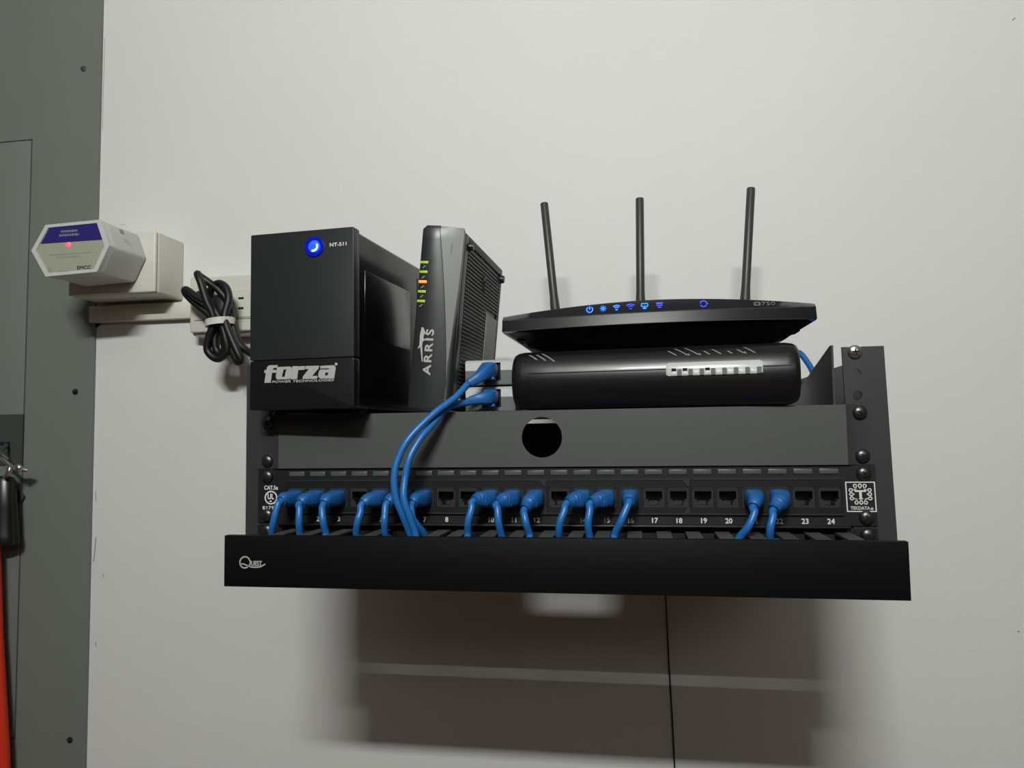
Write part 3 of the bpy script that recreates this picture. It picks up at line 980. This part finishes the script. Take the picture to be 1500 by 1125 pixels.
# status icons, seated on the sloped glossy strip
def icon(cx, strokes, m, dots=()):
    y, tp, crs, lp_ = rprof(cx / HWR)
    zc = (tp + crs) / 2 + .2
    slope = (4.5 - .9) / (tp - crs)
    g = G()
    for pts, w in strokes:
        g.ribbon([(cx + a, zc + b) for a, b in pts], w, 0)
    for (a, b, r) in dots:
        sh = shape([circle(cx + a, zc + b, r, 12)], .01, 0)
        g.add(sh.v, sh.f)
    base = y + .9
    g.v = [(a, base + (c - crs - .3) * slope - .28, c) for a, b, c in g.v]
    return t.part('status_light', g, m)


arc = lambda r, a0, a1, n=8, cx=0, cz=0: [(cx + r * math.cos(math.radians(a0 + (a1 - a0) * k / n)), cz + r * math.sin(math.radians(a0 + (a1 - a0) * k / n))) for k in range(n + 1)]
IX = [x - 86 for x in (36.5, 47.0, 57.4, 68.2, 79.0, 90.3, 123.4)]
icon(IX[0], [(arc(2.4, 125, 415), .9), ([(0, 0), (0, 2.8)], 1.0)], m_icon)
icon(IX[1], [([(-2.6, 0), (2.6, 0)], .5), ([(0, -2.4), (0, 2.4)], .5), ([(-1.8, -1.8), (1.8, 1.8)], .5), ([(-1.8, 1.8), (1.8, -1.8)], .5)], m_icon, [(0, 0, 1.5)])
icon(IX[2], [(arc(4.0, 50, 130, cz=-2.2), .85), (arc(2.5, 50, 130, cz=-2.2), .85), ([(-.9, -1.8), (.9, -1.8)], .9)], m_icon)
icon(IX[3], [(arc(4.2, 45, 135, cz=-2.2), .7), (arc(2.6, 50, 130, cz=-2.2), .6), ([(-.9, -1.8), (.9, -1.8)], .6)], m_icon2)
icon(IX[4], [([(-2.4, -.4), (-2.4, 1.8), (2.4, 1.8), (2.4, -.4)], .9), ([(-2.2, -.6), (-1, -.6)], .9), ([(2.2, -.6), (1, -.6)], .9), ([(0, .2), (0, -2)], .9), ([(-1.4, -2.1), (1.4, -2.1)], .9)], m_icon)
icon(IX[5], [([(-2.5, 1.5), (2.5, 1.5)], 1.1), ([(-2.3, -.2), (2.3, -.2)], .7), ([(-1.2, -1.8), (1.2, -1.8)], .7)], m_icon2)
icon(IX[6], [(arc(2.4, 20, 170), .8), (arc(2.4, 200, 330), .7), ([(2.2, .9), (3.4, .1), (1.8, -.6)], .7)], m_icon2)
ly, ltp, lcr, _ = rprof(.72)
zc = (ltp + lcr) / 2 + .4
g = text('750', 80.5, 90.5, zc - 1.5, zc + 1.5, 0, bold=.15)
sh = shape([rrect(74.6, 79.8, zc - 1.8, zc + 1.8, .8, 2), circle(77.2, zc, .8, 8)], .01, 0)
g.add(sh.v, sh.f)
sl = (4.5 - .9) / (ltp - lcr)
g.v = [(a, rprof(a / HWR)[0] + .9 + (c - lcr - .3) * sl - .5, c) for a, b, c in g.v]
t.part('model_print', g, m_dimprint)
# antennas
for (xb, xt, zt) in ((-95.8, -105.2, 173.7), (-8.8, -6.9, 172.2), (93.4, 102.7, 175.4)):
    y = 174
    zb = 24
    pb, pt = Vector((xb + (xb - xt) * .36, y, zb)), Vector((xt, y, zt))
    d = (pt - pb).normalized()
    g = G().tube([pb, pb + d * 8, pb + d * 45, pb + d * 50, pt - d * 2.0, pt - d * .6, pt], lambda q: 1, 14)
    Lg = (pt - pb).length
    g = G()
    st = [(0, 4.6), (10, 5.2), (40, 5.0), (52, 4.3), (Lg - 1.2, 4.15), (Lg - .3, 3.6), (Lg, 2.2)]
    q = d.to_track_quat('Z', 'Y')
    g.loft([[pb + d * s + q @ Vector((r * math.cos(2 * math.pi * k / 16), r * math.sin(2 * math.pi * k / 16), 0)) for k in range(16)] for s, r in st])
    an = t.part('antenna', g, m_ant)
    t.part('hinge', G().cyl((pb.x - 6, y, zb), (1, 0, 0), 5.6, 12, 16).box(pb.x - 4, pb.x + 4, 158, y, zb - 4, zb + 4), m_router, parent=an)

# ---------------------------------------------------------------- blue patch cords
def cord(name, label, port, end, path, group, ribs=4, tilt=0.0):
    """port: plug point, end: boot tip, path: cable points after the boot"""
    t = Thing(name, label, 'patch cord', port, group=group)
    p0 = Vector(port)
    p1 = p0 + Vector((0, -12, -.3))
    e = Vector(end)
    bp = smooth_path([p0, p0 + Vector((0, -6, 0)), p1, p1.lerp(e, .5) + Vector((0, -2.0, 1.2)), e], 7)
    n = len(bp)
    rings = []
    for i, p in enumerate(bp):
        f = i / (n - 1)
        a = bp[max(i - 1, 0)]
        b = bp[min(i + 1, n - 1)]
        d = (b - a).normalized()
        rx = Vector((1, 0, 0))
        rx = (rx - d * rx.dot(d)).normalized()
        uz = rx.cross(d)
        if uz.z < 0 and abs(uz.z) > .3:
            uz = -uz
        hw = 6.7 + (4.1 - 6.7) * max(0, f - .35) / .65
        hh = 6.3 + (4.3 - 6.3) * max(0, f - .45) / .55
        if f > .62 and ribs:
            wob = .45 if (i % 2 == 0) else -.1
            hw += wob
            hh += wob
        rr = []
        ex = 4.0 - 1.8 * f
        for k in range(16):
            th = 2 * math.pi * k / 16
            c, s = math.cos(th), math.sin(th)
            rr.append(p + rx * (hw * math.copysign(abs(c) ** (2 / ex), c)) + uz * (hh * math.copysign(abs(s) ** (2 / ex), s)))
        rings.append(rr)
    t.part('boot', G().loft(rings), m_boot)
    t.part('plug', G().box(port[0] - 5.6, port[0] + 5.6, port[1], port[1] + 7.5, port[2] - 1.1, port[2] + 4.4), m_boxplug)
    dirn = (bp[-1] - bp[-3]).normalized()
    pts = [e - dirn * 4, e + dirn * 2] + [Vector(q) for q in path]
    t.part('cable', G().tube(smooth_path(pts, 8), 2.75, 12), m_blue)
    return t



CP = {
    1: [(-207.8, -27.0, -2.2), (-208.8, -31.0, -5.0), (-210.8, -33.0, -16.1), (-214.6, -29.0, -27.2)],
    2: [(-191.7, -27.0, -3.9), (-190.6, -31.0, -7.8), (-189.9, -33.0, -17.4), (-191.0, -29.0, -27.0)],
    3: [(-172.0, -27.0, -4.2), (-171.8, -31.0, -9.1), (-170.1, -33.0, -17.3), (-169.6, -29.0, -26.9)],
    5: [(-139.9, -27.0, -4.1), (-140.6, -31.0, -10.4), (-142.1, -33.0, -17.1), (-144.8, -29.0, -26.7)],
    6: [(-120.1, -27.0, -3.6), (-120.9, -31.0, -10.4), (-120.6, -33.0, -17.0), (-121.6, -29.0, -26.5)],
    7: [(-100.4, -27.0, -3.8), (-99.9, -31.0, -8.9), (-97.9, -33.0, -15.5), (-93.0, -24.0, -26.2)],
    10: [(-51.9, -27.0, -2.1), (-53.1, -31.0, -7.4), (-55.3, -33.0, -16.7), (-56.6, -29.0, -26.7)],
    11: [(-33.7, -27.0, -4.0), (-33.3, -31.0, -7.4), (-32.3, -33.0, -16.6), (-31.2, -29.0, -25.8)],
    12: [(-13.0, -27.0, -7.7), (-13.1, -31.0, -11.4), (-11.6, -33.0, -17.8), (-9.8, -29.0, -26.3)],
    14: [(19.1, -27.0, -3.6), (16.7, -31.0, -8.6), (13.4, -33.0, -17.6), (12.1, -29.0, -26.8)],
    15: [(36.6, -27.0, -3.6), (35.4, -31.0, -8.5), (34.0, -33.0, -17.5), (34.6, -29.0, -27.2)],
    16: [(63.8, -27.0, -2.3), (61.8, -31.0, -7.1), (57.7, -33.0, -16.1), (52.7, -29.0, -26.4)],
    21: [(151.2, -27.0, -5.8), (151.2, -31.0, -9.5), (146.6, -33.0, -18.8), (140.2, -29.0, -28.2)],
    22: [(165.1, -27.0, -7.8), (163.6, -31.0, -12.2), (161.2, -33.0, -20.0), (161.4, -29.0, -28.0)],
}
WORD = {1: 'leftmost, half covering the round emblem', 2: 'second from the left, beside port 3', 3: 'just left of an empty jack, above number 3', 5: 'first cord right of the empty port 4',
        6: 'behind the two long looping cords', 7: 'just left of the empty port 8', 10: 'first cord right of two empty jacks', 11: 'between cords 10 and 12', 12: 'with wide ribbed boot, left of empty port 13',
        14: 'first cord right of empty port 13', 15: 'middle cord of the 14 to 16 trio', 16: 'bending down to the left beside empty port 17', 21: 'slanting left, first cord right of empty port 20', 22: 'rightmost, hanging straight beside empty port 23'}
LV = [(-14, -44), (-22, -50), (-38, -44), (-20, -54), (-14, -46), (-9, -55), (-46, -42), (-22, -40), (-38, -52), (-12, -36), (-30, -48), (-46, -34), (-40, -33.5), (-20, -32.5)]
for k, (n, pth) in enumerate(CP.items()):
    yv, zv = LV[k]
    x, y, z = pth[-1]
    run = {6: 20, 16: 60, 21: 86, 22: 52}.get(n, 44)
    tail = [(x + 1, (y * 2 + yv) / 3, z - 4), (x + 5, (y + yv * 2) / 3, (z + zv) / 2 - 1), (x + 14, yv, zv), (x + run * .6, yv, zv), (x + run, yv, zv)]
    cord('patch_cable', 'blue patch cord in port %d, %s' % (n, WORD[n]), (PX[n - 1], -3.8, -1.4), pth[0], pth[1:] + tail, 'blue patch cords in the patch panel', ribs=0 if n in (1, 2, 3, 5, 6, 7, 16, 21) else 4)

# two long cords from the silver switches down into the duct
def long_cord(label, plug, boot_end, path):
    t = Thing('patch_cable', label, 'patch cord', path[-1], group='long blue cords from the switches')
    a, b = Vector(plug), Vector(boot_end)
    bp = smooth_path([a, a + Vector((0, -7, 0)), a + Vector((-1, -13, -1.5)), a.lerp(b, .6) + Vector((2, -6, 0)), b], 6)
    n = len(bp)
    rings = []
    for i, q in enumerate(bp):
        f = i / (n - 1)
        d = (bp[min(i + 1, n - 1)] - bp[max(i - 1, 0)]).normalized()
        zz = Vector((0, 0, 1))
        zz = (zz - d * zz.dot(d)).normalized()
        xx = d.cross(zz)
        hw = 6.6 + (3.5 - 6.6) * max(0, f - .35) / .65
        hh = 6.2 + (3.5 - 6.2) * max(0, f - .35) / .65
        rings.append([q + xx * (hw * math.copysign(abs(math.cos(v)) ** .6, math.cos(v))) + zz * (hh * math.copysign(abs(math.sin(v)) ** .6, math.sin(v))) for v in [2 * math.pi * m / 16 for m in range(16)]])
    t.part('boot', G().loft(rings), m_boot)
    t.part('latch_tab', G().box(plug[0] - 1, plug[0] + 5, plug[1] - 12, plug[1] - 2, plug[2] - 8.6, plug[2] - 6.2), m_boot, bevel=.4)
    t.part('plug', G().box(plug[0] - 5.5, plug[0] + 5.5, plug[1], plug[1] + 6, plug[2] - 4, plug[2] + 4), m_boxplug)
    t.part('cable', G().tube(smooth_path([b.lerp(a, .15), b + Vector((-1.5, -.8, -1.2))] + path, 10), 2.75, 12), m_blue)


long_cord('long blue cord looping from the upper silver switch down into the duct', (-47.6, 21, 101), (-60.5, -2, 89.0),
          [(-69.5, -12, 77.5), (-84.2, -24.0, 64.3), (-100.1, -34.0, 46.4), (-108.3, -38.0, 30.0), (-110.5, -40.0, 16.4), (-109.2, -40.0, 1.5), (-104.9, -38.0, -10.9), (-101.1, -32.0, -25.2), (-98, -30, -34), (-88, -28, -47), (-66, -28, -51), (-40, -28, -51)])
long_cord('long blue cord from the lower silver switch, hanging behind the upper one', (-47.6, 21, 79), (-61.5, 3, 75.2),
          [(-70, -4, 72.3), (-78, -12, 67.5), (-86.5, -23, 55.0), (-92.8, -30.0, 45.6), (-99.4, -36.0, 31.6), (-102.3, -38.5, 16.4), (-102.4, -42.0, 1.6), (-98.2, -41.0, -12.1), (-94.8, -38.0, -25.2), (-92, -38, -34), (-83, -39, -46), (-60, -39, -53), (-30, -39, -53)])
single('network_cable', G().tube(smooth_path([(196, 138, 98), (205, 150, 112), (214, 156, 118), (224.2, 160, 121.5), (232, 160, 111.5), (236.5, 160, 101), (238, 160, 84), (236, 170, 50), (225, 190, 10)], 8), 2.8, 12), m_blue,
       'blue cable arching behind the right gusset of the shelf', 'cable', base=(225, 190, 10))
